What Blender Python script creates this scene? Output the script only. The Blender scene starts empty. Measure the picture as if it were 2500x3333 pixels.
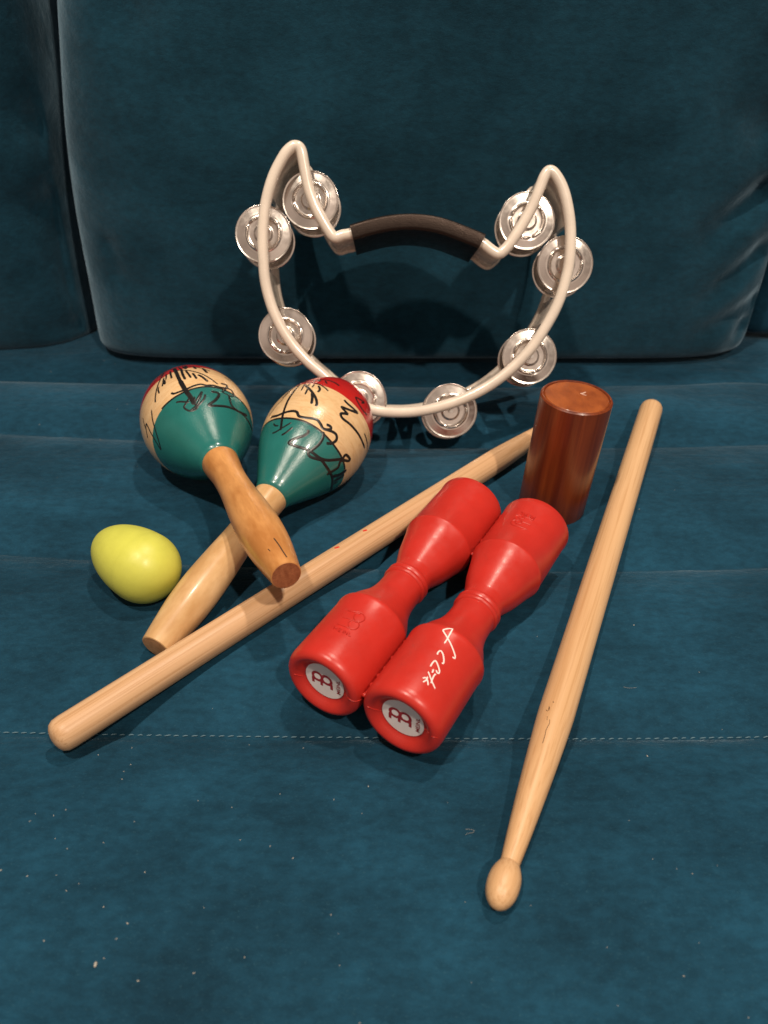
import bpy, bmesh, math, random
from math import sin, cos, pi, radians, sqrt
from mathutils import Vector, Matrix
from mathutils.bvhtree import BVHTree

random.seed(7)
S = bpy.context.scene
COL = S.collection

# ------------------------------------------------------------------ camera
CAM_H = 0.29
PITCH = radians(37.0)
FPX = 2503.0                       # focal length in photo pixels (2500 x 3333)
cam_d = bpy.data.cameras.new("camera")
cam = bpy.data.objects.new("camera", cam_d)
COL.objects.link(cam)
cam.location = (0, 0, CAM_H)
cam.rotation_euler = (pi / 2 - PITCH, 0, 0)
cam_d.sensor_fit = 'HORIZONTAL'
cam_d.sensor_width = 36.0
cam_d.lens = 36.0 * FPX / 2500.0
cam_d.clip_start = 0.01
cam_d.clip_end = 30
cam_d.dof.use_dof = True
cam_d.dof.focus_distance = 0.40
cam_d.dof.aperture_fstop = 14.0
S.camera = cam

# ------------------------------------------------------------------ light
world = bpy.data.worlds.new("World")
S.world = world
world.use_nodes = True
wn = world.node_tree.nodes
wl = world.node_tree.links
wn.clear()
w_out = wn.new('ShaderNodeOutputWorld')
w_bg = wn.new('ShaderNodeBackground')
w_tc = wn.new('ShaderNodeTexCoord')
w_map = wn.new('ShaderNodeMapping')
w_gr = wn.new('ShaderNodeSeparateXYZ')
w_rp = wn.new('ShaderNodeValToRGB')
w_mr = wn.new('ShaderNodeMapRange')
w_mr.inputs['From Min'].default_value = -1
w_mr.inputs['From Max'].default_value = 1
wl.new(w_tc.outputs['Generated'], w_gr.inputs[0])
wl.new(w_gr.outputs['Z'], w_mr.inputs['Value'])
wl.new(w_mr.outputs[0], w_rp.inputs[0])
w_fr = wn.new('ShaderNodeMapRange')
w_fr.inputs['From Min'].default_value = 0.10
w_fr.inputs['From Max'].default_value = -0.95
w_fr.inputs['To Min'].default_value = 0.30
w_fr.inputs['To Max'].default_value = 1.70
wl.new(w_gr.outputs['Y'], w_fr.inputs['Value'])
w_ns = wn.new('ShaderNodeTexNoise')        # random soft patches in the room's brightness, added to vary the metal's reflections
w_ns.inputs['Scale'].default_value = 2.6
w_ns.inputs['Detail'].default_value = 1.5
wl.new(w_tc.outputs['Generated'], w_ns.inputs['Vector'])
w_n2 = wn.new('ShaderNodeMapRange')
w_n2.inputs['From Min'].default_value = 0.38
w_n2.inputs['From Max'].default_value = 0.62
w_n2.inputs['To Min'].default_value = 0.40
w_n2.inputs['To Max'].default_value = 1.60
wl.new(w_ns.outputs['Fac'], w_n2.inputs['Value'])
w_m1 = wn.new('ShaderNodeMath')
w_m1.operation = 'MULTIPLY'
wl.new(w_fr.outputs[0], w_m1.inputs[0])
wl.new(w_n2.outputs[0], w_m1.inputs[1])
w_m2 = wn.new('ShaderNodeMath')
w_m2.operation = 'MULTIPLY'
w_m2.inputs[1].default_value = 0.47
wl.new(w_m1.outputs[0], w_m2.inputs[0])
wl.new(w_m2.outputs[0], w_bg.inputs['Strength'])
wl.new(w_rp.outputs[0], w_bg.inputs['Color'])
wl.new(w_bg.outputs[0], w_out.inputs['Surface'])
# the dim room around the sofa: dark floor, beige walls, lit ceiling
ramp = w_rp.color_ramp
ramp.elements[0].position = 0.30
ramp.elements[0].color = (0.03, 0.022, 0.018, 1)
ramp.elements[1].position = 0.52
ramp.elements[1].color = (0.30, 0.22, 0.17, 1)
e = ramp.elements.new(0.74)
e.color = (0.62, 0.49, 0.40, 1)
e = ramp.elements.new(0.90)
e.color = (0.20, 0.15, 0.115, 1)


def lamp(name, loc, target, size, energy, col):
    d = bpy.data.lights.new(name, 'AREA')
    d.shape = 'DISK'
    d.size = size
    d.energy = energy
    d.color = col
    o = bpy.data.objects.new(name, d)
    COL.objects.link(o)
    o.location = loc
    o.rotation_euler = (Vector(target) - Vector(loc)).to_track_quat('-Z', 'Y').to_euler()
    return o


WARM = (1.0, 0.87, 0.72)
lamp("ceiling_spot", (-0.44, -0.16, 1.90), (0, .40, 0), 0.08, 21.5, WARM)
lamp("ceiling_spot", (0.66, -0.78, 1.80), (0, .40, 0), 0.08, 23.5, WARM)
lamp("ceiling_spot", (0.34, 0.66, 1.90), (0, .40, 0), 0.08, 17.0, WARM)

S.view_settings.view_transform = 'Standard'
S.view_settings.look = 'None'
S.view_settings.exposure = 0.0
S.view_settings.gamma = 1.0
S.view_settings.use_curve_mapping = False

# ------------------------------------------------------------------ maths helpers
CP, SP = cos(PITCH), sin(PITCH)
CAM = Vector((0, 0, CAM_H))


def ray(px, py):
    a, b = (px - 1250.0) / FPX, -(py - 1666.5) / FPX
    return Vector((a, CP + SP * b, -SP + CP * b))


def on_z(px, py, z=0.0):
    d = ray(px, py)
    return CAM + d * ((z - CAM_H) / d.z)


def on_y(px, py, y):
    d = ray(px, py)
    return CAM + d * (y / d.y)


def on_plane(px, py, p0, n):
    d = ray(px, py)
    return CAM + d * ((p0 - CAM).dot(n) / d.dot(n))


def frame(origin, zdir, xhint):
    z = zdir.normalized()
    x = (xhint - z * xhint.dot(z)).normalized()
    y = z.cross(x)
    m = Matrix.Identity(4)
    for i, v in enumerate((x, y, z)):
        for k in range(3):
            m[k][i] = v[k]
    m.translation = origin
    return m


def catmull(pts, n=6, closed=False):
    out = []
    N = len(pts)
    if N < 3 and not closed:
        a, b = pts[0], pts[-1]
        return [tuple(a[k] + (b[k] - a[k]) * i / n for k in range(len(a))) for i in range(n + 1)]
    rng = range(N if closed else N - 1)
    for i in rng:
        if closed:
            p0, p1, p2, p3 = (pts[(i + j - 1) % N] for j in range(4))
        else:
            p0 = pts[max(i - 1, 0)]
            p1, p2 = pts[i], pts[i + 1]
            p3 = pts[min(i + 2, N - 1)]
        for k in range(n):
            t = k / n
            out.append(tuple(0.5 * (2 * b + (c - a) * t + (2 * a - 5 * b + 4 * c - d) * t * t
                                    + (3 * b - a - 3 * c + d) * t ** 3)
                             for a, b, c, d in zip(p0, p1, p2, p3)))
    if not closed:
        out.append(tuple(pts[-1]))
    return out


# ------------------------------------------------------------------ object helpers
WM = {}                                # world matrices of the roots and parts


def tag(o, label=None, cat=None, group=None, kind=None):
    if label: o["label"] = label
    if cat: o["category"] = cat
    if group: o["group"] = group
    if kind: o["kind"] = kind
    return o


def root(name, m, label, cat, group=None):
    o = bpy.data.objects.new(name, None)
    o.empty_display_size = 0.02
    COL.objects.link(o)
    o.matrix_world = m
    WM[o] = m.copy()
    tag(o, label, cat, group)
    return o


def part(name, me, mats, parent=None, local=None, sharp=35):
    if not isinstance(mats, (list, tuple)): mats = [mats]
    if not me.materials:
        for m in mats: me.materials.append(m)
    for p in me.polygons: p.use_smooth = True
    if sharp: me.set_sharp_from_angle(angle=radians(sharp))
    o = bpy.data.objects.new(name, me)
    COL.objects.link(o)
    local = local or Matrix.Identity(4)
    if parent:
        o.parent = parent
        o.matrix_local = local
        WM[o] = WM[parent] @ local
    else:
        o.matrix_world = local
        WM[o] = local.copy()
    return o


def mesh(name, verts, faces, mat_idx=None):
    me = bpy.data.meshes.new(name)
    me.from_pydata([tuple(v) for v in verts], [], faces)
    if mat_idx:
        for p, i in zip(me.polygons, mat_idx): p.material_index = i
    me.validate()
    bm = bmesh.new()
    bm.from_mesh(me)
    bmesh.ops.recalc_face_normals(bm, faces=bm.faces)
    bm.to_mesh(me)
    bm.free()
    return me


def lathe_data(prof, seg=64):
    vs, fs, ring = [], [], []
    for t, r in prof:
        if r < 1e-6:
            ring.append([len(vs)])
            vs.append((0, 0, t))
        else:
            ring.append(list(range(len(vs), len(vs) + seg)))
            vs += [(r * cos(2 * pi * k / seg), r * sin(2 * pi * k / seg), t) for k in range(seg)]
    for a, b in zip(ring, ring[1:]):
        for k in range(seg):
            k2 = (k + 1) % seg
            if len(a) == 1 and len(b) == 1: continue
            if len(a) == 1: fs.append((a[0], b[k], b[k2]))
            elif len(b) == 1: fs.append((a[k], a[k2], b[0]))
            else: fs.append((a[k], a[k2], b[k2], b[k]))
    return vs, fs


def lathe(name, prof, seg=64):
    return mesh(name, *lathe_data(prof, seg))


def smooth_prof(pts, n=5):
    return [(t, max(r, 0.0)) for t, r in catmull(pts, n)]


def bvh_of(*objs):
    vs, fs = [], []
    for o in objs:
        b = len(vs)
        m = WM[o]
        vs += [m @ v.co for v in o.data.vertices]
        fs += [[b + i for i in p.vertices] for p in o.data.polygons]
    return BVHTree.FromPolygons(vs, fs)


def strokes(bvh, lines, inv, conv=None, lift=0.00007, high=0.00005, n=5, wmul=1.0):
    """Thin raised ribbons lying on a surface; lines = [(points, width_px)]."""
    vs, fs = [], []
    sc = conv(1, 0)[0] - conv(0, 0)[0] if conv else 1.0
    for pts, w in lines:
        w = w * sc * (wmul if w < 20.5 else min(wmul, 1.05))
        px = catmull(pts, n)
        if conv: px = [conv(*p) for p in px]
        hits = []
        for x, y in px:
            d = ray(x, y).normalized()
            loc, nor, idx, dist = bvh.ray_cast(CAM, d)
            if loc is None: hits.append(None)
            else:
                if nor.dot(d) > 0: nor = -nor
                if nor.dot(d) > -0.06: hits.append(None)
                else: hits.append((loc, nor, dist))
        runs, cur = [], []
        for h in hits:
            if h is None:
                if len(cur) > 1: runs.append(cur)
                cur = []
            elif cur and (cur[-1][0] - h[0]).length < 2e-5: continue
            else: cur.append(h)
        if len(cur) > 1: runs.append(cur)
        for r in runs:
            rows = []
            for i, (p, nn, dist) in enumerate(r):
                a = r[max(i - 1, 0)][0]
                b = r[min(i + 1, len(r) - 1)][0]
                t = (b - a).normalized()
                s = nn.cross(t).normalized()
                ww = w * dist / FPX * 0.5
                if i in (0, len(r) - 1): ww *= 0.45
                rows.append([p - s * ww + nn * lift * 0.4, p - s * ww * 0.6 + nn * (lift + high * .8),
                             p + nn * (lift + high),
                             p + s * ww * 0.6 + nn * (lift + high * .8), p + s * ww + nn * lift * 0.4])
            base = len(vs)
            for row in rows: vs += [inv @ v for v in row]
            for i in range(len(rows) - 1):
                for k in range(4):
                    q = base + i * 5 + k
                    fs.append((q, q + 1, q + 6, q + 5))
    return vs, fs


# ------------------------------------------------------------------ materials
def new_mat(name):
    m = bpy.data.materials.new(name)
    m.use_nodes = True
    return m, m.node_tree.nodes, m.node_tree.links, m.node_tree.nodes['Principled BSDF']


def noise(nd, lk, vec, scale, detail=3, rough=.55):
    n = nd.new('ShaderNodeTexNoise')
    n.inputs['Scale'].default_value = scale
    n.inputs['Detail'].default_value = detail
    n.inputs['Roughness'].default_value = rough
    if vec is not None: lk.new(vec, n.inputs['Vector'])
    return n.outputs['Fac']


def mapped(nd, lk, scale, src='Object', loc=(0, 0, 0)):
    tc = nd.new('ShaderNodeTexCoord')
    mp = nd.new('ShaderNodeMapping')
    mp.inputs['Scale'].default_value = scale
    mp.inputs['Location'].default_value = loc
    lk.new(tc.outputs[src], mp.inputs['Vector'])
    return mp.outputs[0]


def rampn(nd, lk, fac, stops, interp='LINEAR'):
    r = nd.new('ShaderNodeValToRGB')
    r.color_ramp.interpolation = interp
    el = r.color_ramp.elements
    while len(el) < len(stops): el.new(0.5)
    for e_, (p, c_) in zip(el, stops):
        e_.position = p
        e_.color = (*c_, 1) if len(c_) == 3 else c_
    lk.new(fac, r.inputs[0])
    return r.outputs[0]


def mixc(nd, lk, fac, a, b, mode='MIX'):
    m = nd.new('ShaderNodeMix')
    m.data_type = 'RGBA'
    m.blend_type = mode
    for sock, v in ((m.inputs[0], fac), (m.inputs[6], a), (m.inputs[7], b)):
        if hasattr(v, 'is_output'): lk.new(v, sock)
        else: sock.default_value = (*v, 1) if isinstance(v, tuple) and len(v) == 3 else v
    return m.outputs[2]


def bump(nd, lk, bs, h, strength, dist, prev=None):
    b = nd.new('ShaderNodeBump')
    b.inputs['Strength'].default_value = strength
    b.inputs['Distance'].default_value = dist
    lk.new(h, b.inputs['Height'])
    if prev is not None: lk.new(prev, b.inputs['Normal'])
    lk.new(b.outputs[0], bs.inputs['Normal'])
    return b.outputs[0]


def math_n(nd, lk, op, a, b=0.0):
    m = nd.new('ShaderNodeMath')
    m.operation = op
    for sock, v in ((m.inputs[0], a), (m.inputs[1], b)):
        if hasattr(v, 'is_output'): lk.new(v, sock)
        else: sock.default_value = v
    return m.outputs[0]


def velvet(name, base, fleck, sheen, sheen_col, srough=.30):
    m, nd, lk, bs = new_mat(name)
    v = mapped(nd, lk, (1, 1, 1))
    vs_ = mapped(nd, lk, (0.55, 1, 1))
    pile = noise(nd, lk, v, 9.0, 4, .6)            # brushed nap patches
    pile2 = noise(nd, lk, v, 34.0, 3, .6)
    fine = noise(nd, lk, vs_, 1500.0, 2, .7)        # pile fibres
    mid = noise(nd, lk, vs_, 420.0, 2, .6)
    tcs = nd.new('ShaderNodeTexCoord')
    mps = nd.new('ShaderNodeMapping')
    mps.inputs['Rotation'].default_value = (0.3, 0.5, 0.55)
    mps.inputs['Scale'].default_value = (7, 38, 20)
    lk.new(tcs.outputs['Object'], mps.inputs['Vector'])
    brush = noise(nd, lk, mps.outputs[0], 1.0, 3, .55)   # strokes left by a hand over the pile
    nap = math_n(nd, lk, 'ADD', math_n(nd, lk, 'MULTIPLY', pile, .5), math_n(nd, lk, 'MULTIPLY', pile2, .2))
    nap = math_n(nd, lk, 'ADD', nap, math_n(nd, lk, 'MULTIPLY', brush, .3))
    c0 = rampn(nd, lk, nap, [(0.40, tuple(x * .72 for x in base)), (0.61, tuple(x * 1.30 for x in base))])
    mott = rampn(nd, lk, noise(nd, lk, vs_, 260.0, 4, .7), [(0.34, (.80,) * 3), (0.66, (1.20,) * 3)])
    c0 = mixc(nd, lk, 1.0, c0, mott, 'MULTIPLY')
    f = rampn(nd, lk, fine, [(0.60, (0, 0, 0)), (1.0, (.75, .75, .75))])
    c1 = mixc(nd, lk, f, c0, fleck)
    lk.new(c1, bs.inputs['Base Color'])
    bs.inputs['Roughness'].default_value = 0.82
    bs.inputs['Specular IOR Level'].default_value = 0.12
    bs.inputs['Sheen Roughness'].default_value = srough
    sw = rampn(nd, lk, nap, [(0.40, (sheen * .6,) * 3), (0.61, (min(1, sheen * 1.35),) * 3)])
    lk.new(sw, bs.inputs['Sheen Weight'])
    bs.inputs['Sheen Tint'].default_value = (*sheen_col, 1)
    b1 = bump(nd, lk, bs, nap, 0.55, 0.010)
    b2 = bump(nd, lk, bs, mid, 0.45, 0.0007, b1)
    bump(nd, lk, bs, fine, 0.55, 0.0004, b2)
    return m


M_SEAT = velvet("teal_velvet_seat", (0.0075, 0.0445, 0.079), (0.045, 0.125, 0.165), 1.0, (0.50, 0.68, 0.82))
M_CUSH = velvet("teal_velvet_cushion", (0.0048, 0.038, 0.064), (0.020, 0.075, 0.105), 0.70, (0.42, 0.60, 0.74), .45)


def wood(name, light, dark, rough=.42, scale=(90, 90, 3.0), fine=(900, 900, 12), contrast=.5, coat=0.0, loc=(0, 0, 0), bmp=.25, lines=.5):
    m, nd, lk, bs = new_mat(name)
    a = noise(nd, lk, mapped(nd, lk, scale, loc=loc), 1.0, 4, .6)
    b = noise(nd, lk, mapped(nd, lk, fine, loc=loc), 1.0, 3, .6)
    k = .5 - contrast * .3
    c0 = rampn(nd, lk, a, [(k, dark), (1 - k, light)])
    st = rampn(nd, lk, b, [(.36, (1, 1, 1)), (.50, (0, 0, 0))])
    st = math_n(nd, lk, 'MULTIPLY', st, lines)
    c1 = mixc(nd, lk, st, c0, tuple(x * y for x, y in zip(dark, (.80, .72, .62))))
    lk.new(c1, bs.inputs['Base Color'])
    bs.inputs['Roughness'].default_value = rough
    bs.inputs['Coat Weight'].default_value = coat
    bs.inputs['Coat Roughness'].default_value = .12
    bump(nd, lk, bs, b, bmp, .0002)
    return m


M_HICK = wood("hickory_stick", (.76, .485, .268), (.60, .342, .162), .42, (170, 170, 3.2), (900, 900, 11), .9, lines=.5)
M_HICK2 = wood("hickory_stick_banded", (.74, .472, .272), (.55, .312, .155), .42, (230, 230, 2.6), (800, 800, 10), .9, loc=(3, 1, 2), lines=.55)
M_MAPLE = wood("pale_maple_handle", (.72, .475, .245), (.55, .315, .135), .33, (60, 60, 30), (260, 260, 60), .45, .15, lines=.2)
M_AMBER = wood("amber_stained_handle", (.70, .335, .115), (.47, .19, .052), .33, (75, 75, 26), (220, 220, 40), .40, .2, loc=(5, 2, 1), lines=.3)
M_MAHOG = wood("mahogany_lacquer", (.25, .052, .012), (.115, .018, .006), .34, (110, 110, 6), (420, 420, 10), .5, .22, bmp=.1, lines=.45)
M_MAHTOP = wood("mahogany_end_grain", (.36, .090, .018), (.23, .050, .010), .42, (90, 60, 40), (700, 240, 100), .4, .25, bmp=.1, lines=.25)
M_BUTT = wood("sawn_end_grain", (.44, .170, .070), (.25, .080, .030), .55, (240, 500, 300), (1500, 500, 900), .8, bmp=.8)
M_BUTT2 = wood("pale_end_grain", (.58, .33, .16), (.42, .21, .09), .55, (240, 500, 300), (1500, 500, 900), .8, bmp=.8)


def plain(name, col, rough=.4, metal=0.0, coat=0.0, spec=.5, orange=0.0, orange_scale=900):
    m, nd, lk, bs = new_mat(name)
    v = mapped(nd, lk, (1, 1, 1))
    n = noise(nd, lk, v, 60, 4, .6)
    c0 = rampn(nd, lk, n, [(.35, tuple(x * .94 for x in col)), (.65, tuple(min(x * 1.05, 1) for x in col))])
    lk.new(c0, bs.inputs['Base Color'])
    r = rampn(nd, lk, noise(nd, lk, v, 220, 4, .65), [(.35, (rough * .84,) * 3), (.68, (min(rough * 1.22, 1),) * 3)])
    lk.new(r, bs.inputs['Roughness'])
    bs.inputs['Metallic'].default_value = metal
    bs.inputs['Coat Weight'].default_value = coat
    bs.inputs['Coat Roughness'].default_value = .1
    bs.inputs['Specular IOR Level'].default_value = spec
    if orange: bump(nd, lk, bs, noise(nd, lk, v, orange_scale, 2, .5), orange, .0002)
    return m


M_RED = plain("glossy_red_plastic", (.53, .028, .019), .34, orange=.12)
M_YEL = plain("yellow_plastic", (.63, .63, .100), .40, orange=.06)
M_CREAM = plain("cream_plastic", (.74, .635, .54), .25, coat=.3)
M_GRIP = plain("black_rubber_grip", (.008, .006, .0055), .38, orange=.7, orange_scale=1200)
M_GRIP.node_tree.nodes['Principled BSDF'].inputs['Specular Tint'].default_value = (1.0, .72, .60, 1)
M_GRIP.node_tree.nodes['Principled BSDF'].inputs['Specular IOR Level'].default_value = .38
M_METAL = plain("nickel_jingle", (.74, .67, .62), .22, metal=1.0, orange=.08, orange_scale=500)
M_PIN = plain("steel_pin", (.72, .68, .64), .3, metal=1.0)
M_INK = plain("black_marker_ink", (.012, .010, .010), .30)
M_WHITE = plain("white_sticker", (.90, .85, .84), .42)
M_LOGO = plain("dark_red_print", (.34, .022, .030), .42)
M_PAINT = plain("white_marker", (.85, .76, .72), .45)
M_DOT = plain("red_print", (.70, .04, .02), .45)
M_CRACK = plain("dark_crack", (.07, .03, .012), .8)
M_THREAD = plain("pale_thread", (.13, .22, .27), .7)
M_LINT = plain("pale_lint", (.42, .38, .33), .8)
M_SCUFF = plain("pale_scuff", (.62, .40, .32), .6)


def head_mat(name, z_green, z_red):
    m, nd, lk, bs = new_mat(name)
    tc = nd.new('ShaderNodeTexCoord')
    sx = nd.new('ShaderNodeSeparateXYZ')
    lk.new(tc.outputs['Object'], sx.inputs[0])
    z = sx.outputs['Z']
    ng = math_n(nd, lk, 'MULTIPLY', noise(nd, lk, tc.outputs['Object'], 90, 2), .0010)
    zz = math_n(nd, lk, 'ADD', z, ng)
    v = mapped(nd, lk, (34, 34, 150), loc=(1, 2, 3))
    a = noise(nd, lk, v, 1.0, 5, .62)
    w0 = rampn(nd, lk, a, [(.30, (.64, .40, .20)), (.44, (.74, .49, .26)), (.475, (.66, .41, .20)), (.51, (.73, .48, .25)), (.60, (.76, .52, .285)), (.64, (.69, .44, .225)), (.68, (.75, .51, .28))])
    g = noise(nd, lk, mapped(nd, lk, (1, 1, 1)), 40, 4)
    green = rampn(nd, lk, g, [(.35, (.015, .140, .128)), (.65, (.020, .172, .158))])
    red = rampn(nd, lk, g, [(.35, (.40, .012, .012)), (.65, (.50, .018, .016))])
    fg = math_n(nd, lk, 'GREATER_THAN', zz, z_green)
    fr = math_n(nd, lk, 'GREATER_THAN', zz, z_red)
    c1 = mixc(nd, lk, fg, green, w0)
    c2 = mixc(nd, lk, fr, c1, red)
    lk.new(c2, bs.inputs['Base Color'])
    bs.inputs['Roughness'].default_value = .24
    bs.inputs['Coat Weight'].default_value = .35
    bs.inputs['Coat Roughness'].default_value = .08
    sc = noise(nd, lk, mapped(nd, lk, (1, 1, 1)), 1100, 3, .7)
    bump(nd, lk, bs, sc, .42, .00022)
    return m


# ------------------------------------------------------------------ sofa seat
SEAMS = [(0.102, .05), (0.2210, .05), (0.339, .156), (0.472, .156), (0.567, .10), (0.69, .1), (0.80, .1), (-.03, .05)]
SEAMS.sort()


def seam_y(i, x):
    y0, k = SEAMS[i]
    return y0 + k * max(-.5, min(.5, x - .08)) ** 2


def seat_z(x, y):
    ys = [seam_y(i, x) for i in range(len(SEAMS))]
    if y <= ys[0] or y >= ys[-1]: return -0.003
    for a, b in zip(ys, ys[1:]):
        if a <= y < b:
            u = (y - a) / (b - a)
            q = abs(2 * u - 1)
            z = -0.0080 * q ** 2.8
            z -= 0.0010 * math.exp(-min(y - a, b - y) / .0018)
            break
    z += 0.0007 * sin(x * 21 + 1.3 + 9 * y) * sin(y * 30 + 4 * x) * (1 if .1 < y < .6 else .5)
    # the pucker in the fabric where the two back cushions end
    dx, dy = x - .285, y - .578
    z += .004 * math.exp(-(dx / .035) ** 2 - (dy / .02) ** 2)
    # the dip towards the back
    if y > .56: z -= .004 * min(1, (y - .56) / .02)
    return z


sofa = root("sofa", Matrix.Translation((0, .35, 0)), "teal velvet sofa whose stitched seat carries all the instruments", "sofa")
xs = [-.95 + 1.9 * i / 190 for i in range(191)]
ys_ = []
y = -.06
while y < .84:
    ys_.append(y)
    near = min(abs(y - s_[0] - .008) for s_ in SEAMS)
    y += .0022 if near < .02 else .0042
vs, fs = [], []
for yy in ys_:
    for xx in xs: vs.append((xx, yy - .35, seat_z(xx, yy)))
nx, ny = len(xs), len(ys_)
for j in range(ny - 1):
    for i in range(nx - 1):
        a = j * nx + i
        fs.append((a, a + 1, a + nx + 1, a + nx))
# skirt down to the thickness of the seat
rim = [i for i in range(nx)] + [j * nx + nx - 1 for j in range(1, ny)] + \
      [(ny - 1) * nx + i for i in range(nx - 2, -1, -1)] + [j * nx for j in range(ny - 2, 0, -1)]
b0 = len(vs)
for k in rim:
    v_ = vs[k]
    vs.append((v_[0], v_[1], -.16))
for k in range(len(rim)):
    k2 = (k + 1) % len(rim)
    fs.append((rim[k], rim[k2], b0 + k2, b0 + k))
fs.append(tuple(range(b0, b0 + len(rim))))
seat = part("seat", mesh("seat", vs, fs), M_SEAT, sofa, sharp=60)


def tube_pts(vs, fs, path, r, seg=6, flat=1.0):
    rows = []
    n = len(path)
    for i, p in enumerate(path):
        t = (path[min(i + 1, n - 1)] - path[max(i - 1, 0)]).normalized()
        s = t.cross(Vector((0, 0, 1)))
        s = s.normalized() if s.length > 1e-4 else Vector((1, 0, 0))
        up = s.cross(t)
        rr = r * (.5 if i in (0, n - 1) else 1)
        row = []
        for k in range(seg):
            a = 2 * pi * k / seg
            row.append(len(vs))
            vs.append(p + s * rr * cos(a) + up * rr * sin(a) * flat)
        rows.append(row)
    for a, b in zip(rows, rows[1:]):
        for k in range(seg):
            k2 = (k + 1) % seg
            fs.append((a[k], a[k2], b[k2], b[k]))
    fs.append(tuple(rows[0][::-1]))
    fs.append(tuple(rows[-1]))


vs, fs = [], []
si = [i for i, s_ in enumerate(SEAMS) if abs(s_[0] - .2210) < 1e-6][0]
x = -.40
while x < .40:
    ln = .0026 + random.uniform(-.0004, .0004)
    path = []
    for k in range(4):
        xx = x + ln * k / 3
        yy = seam_y(si, xx) + random.uniform(-.00012, .00012) + (k - 1.5) * .00012
        path.append(Vector((xx, yy - .35, max(seat_z(xx, yy - .0016), seat_z(xx, yy + .0016)) + .00005 + .00025 * sin(pi * k / 3))))
    tube_pts(vs, fs, path, .00021, 5)
    x += .0042
st_o = part("stitching", mesh("stitching", vs, fs), M_THREAD, seat)

# backrest of the sofa behind the loose cushions
bm = bmesh.new()
bmesh.ops.create_cube(bm, size=1.0)
for v in bm.verts: v.co = (v.co.x * 1.9, v.co.y * .16 + .84 - .35, v.co.z * .70 + .19)
bmesh.ops.bevel(bm, geom=bm.edges[:], offset=.03, segments=5, affect='EDGES', profile=.6)
me = bpy.data.meshes.new("backrest")
bm.to_mesh(me)
bm.free()
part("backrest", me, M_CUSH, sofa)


# ------------------------------------------------------------------ back cushions
def cushion(name, x0, x1, z0, z1, yc, half, label, folds=(), yaw=0.0, lean=0.0, group="loose back cushions of the sofa", nu=110, nv=110, ex=9, wob=1.0, seed=0, shear=0.0, shear_r=0.0, mat=None):
    cx, cz = (x0 + x1) / 2, (z0 + z1) / 2
    hw, hh = (x1 - x0) / 2, (z1 - z0) / 2
    m = Matrix.Translation((cx, yc, z0)) @ Matrix.Rotation(yaw, 4, 'Z') @ Matrix.Rotation(lean, 4, 'X')
    vs, fs = [], []

    def sp(u):                      # denser rows near the edges
        return sin(u * pi / 2) * .75 + u * .25

    def depth(u, v):
        a = max(0.0, 1 - abs(u) ** ex) * max(0.0, 1 - abs(v) ** 60)
        return half * a ** .24 * (1 + .03 * (1 - u * u) * (1 - v * v))

    for side in (-1, 1):
        for j in range(nv + 1):
            for i in range(nu + 1):
                u, v = sp(2 * i / nu - 1), sp(2 * j / nv - 1)
                # pinched corners
                pin = 1 - .02 * (abs(u) ** 3) * max(0, v) ** 6 - .012 * max(0, -v) ** 30
                xx = u * hw * pin + wob * .004 * sin(v * 5 + seed) * abs(u) ** 4
                zz = hh + v * hh * (1 - .03 * abs(u) ** 8 * max(0, v))
                xx += shear * zz * (1 - u) / 2 + shear_r * zz * (1 + u) / 2
                d = depth(u, v)
                if side < 0:
                    d += wob * .0022 * sin(u * 5.1 + v * 3.3 + seed) * (1 - abs(u) ** 4) * (1 - abs(v) ** 4)
                    wx, wz = cx + xx, z0 + zz
                    for (ax, az, bx, bz, dp, wd) in folds:
                        ex_, ez_ = bx - ax, bz - az
                        L2 = ex_ * ex_ + ez_ * ez_
                        t = max(0, min(1, ((wx - ax) * ex_ + (wz - az) * ez_) / L2))
                        qx, qz = wx - ax - ex_ * t, wz - az - ez_ * t
                        dist = sqrt(qx * qx + qz * qz)
                        d -= 1.6 * dp * math.exp(-(dist / wd) ** 2) * (1 - .75 * t) * (1 if abs(u) < .97 else .3)
                vs.append((xx, side * d, zz))
    n1 = (nu + 1) * (nv + 1)
    for s_ in (0, n1):
        for j in range(nv):
            for i in range(nu):
                a = s_ + j * (nu + 1) + i
                fs.append((a, a + 1, a + nu + 2, a + nu + 1))
    me = mesh(name, vs, fs)
    bm = bmesh.new()
    bm.from_mesh(me)
    bmesh.ops.remove_doubles(bm, verts=bm.verts, dist=1e-5)
    bmesh.ops.recalc_face_normals(bm, faces=bm.faces)
    bm.to_mesh(me)
    bm.free()
    o = part(name, me, mat or M_CUSH, None, m, sharp=0)
    tag(o, label, "cushion", group)
    return o


def fold_px(p, q, dp, wd, y=.60):
    a, b = on_y(*p, y), on_y(*q, y)
    return (a.x, a.z, b.x, b.z, dp, wd)


main_folds = [
    fold_px((2490, 640), (2310, 760), .010, .012), fold_px((2500, 420), (2380, 330), .006, .016),
    fold_px((2490, 830), (2290, 970), .006, .010), fold_px((2470, 1010), (2270, 1080), .005, .010),
    fold_px((2440, 1080), (2395, 1130), .006, .008),
    fold_px((350, 795), (385, 850), .0022, .0055), fold_px((380, 890), (450, 925), .0016, .008),
    fold_px((420, 60), (440, 180), .004, .020),
]
left_folds = [
    fold_px((230, 430), (20, 330), .012, .018, .63), fold_px((180, 640), (60, 640), .008, .016, .63),
    fold_px((270, 860), (120, 700), .012, .016, .63), fold_px((290, 1000), (170, 860), .010, .014, .63),
    fold_px((300, 1080), (180, 1060), .008, .012, .63),
]
cushion("back_cushion", -.2585, .315, -.004, .50, .685, .092, "wide teal velvet back cushion the white tambourine leans on", main_folds, seed=.4, shear=.115, shear_r=.06)
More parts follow.
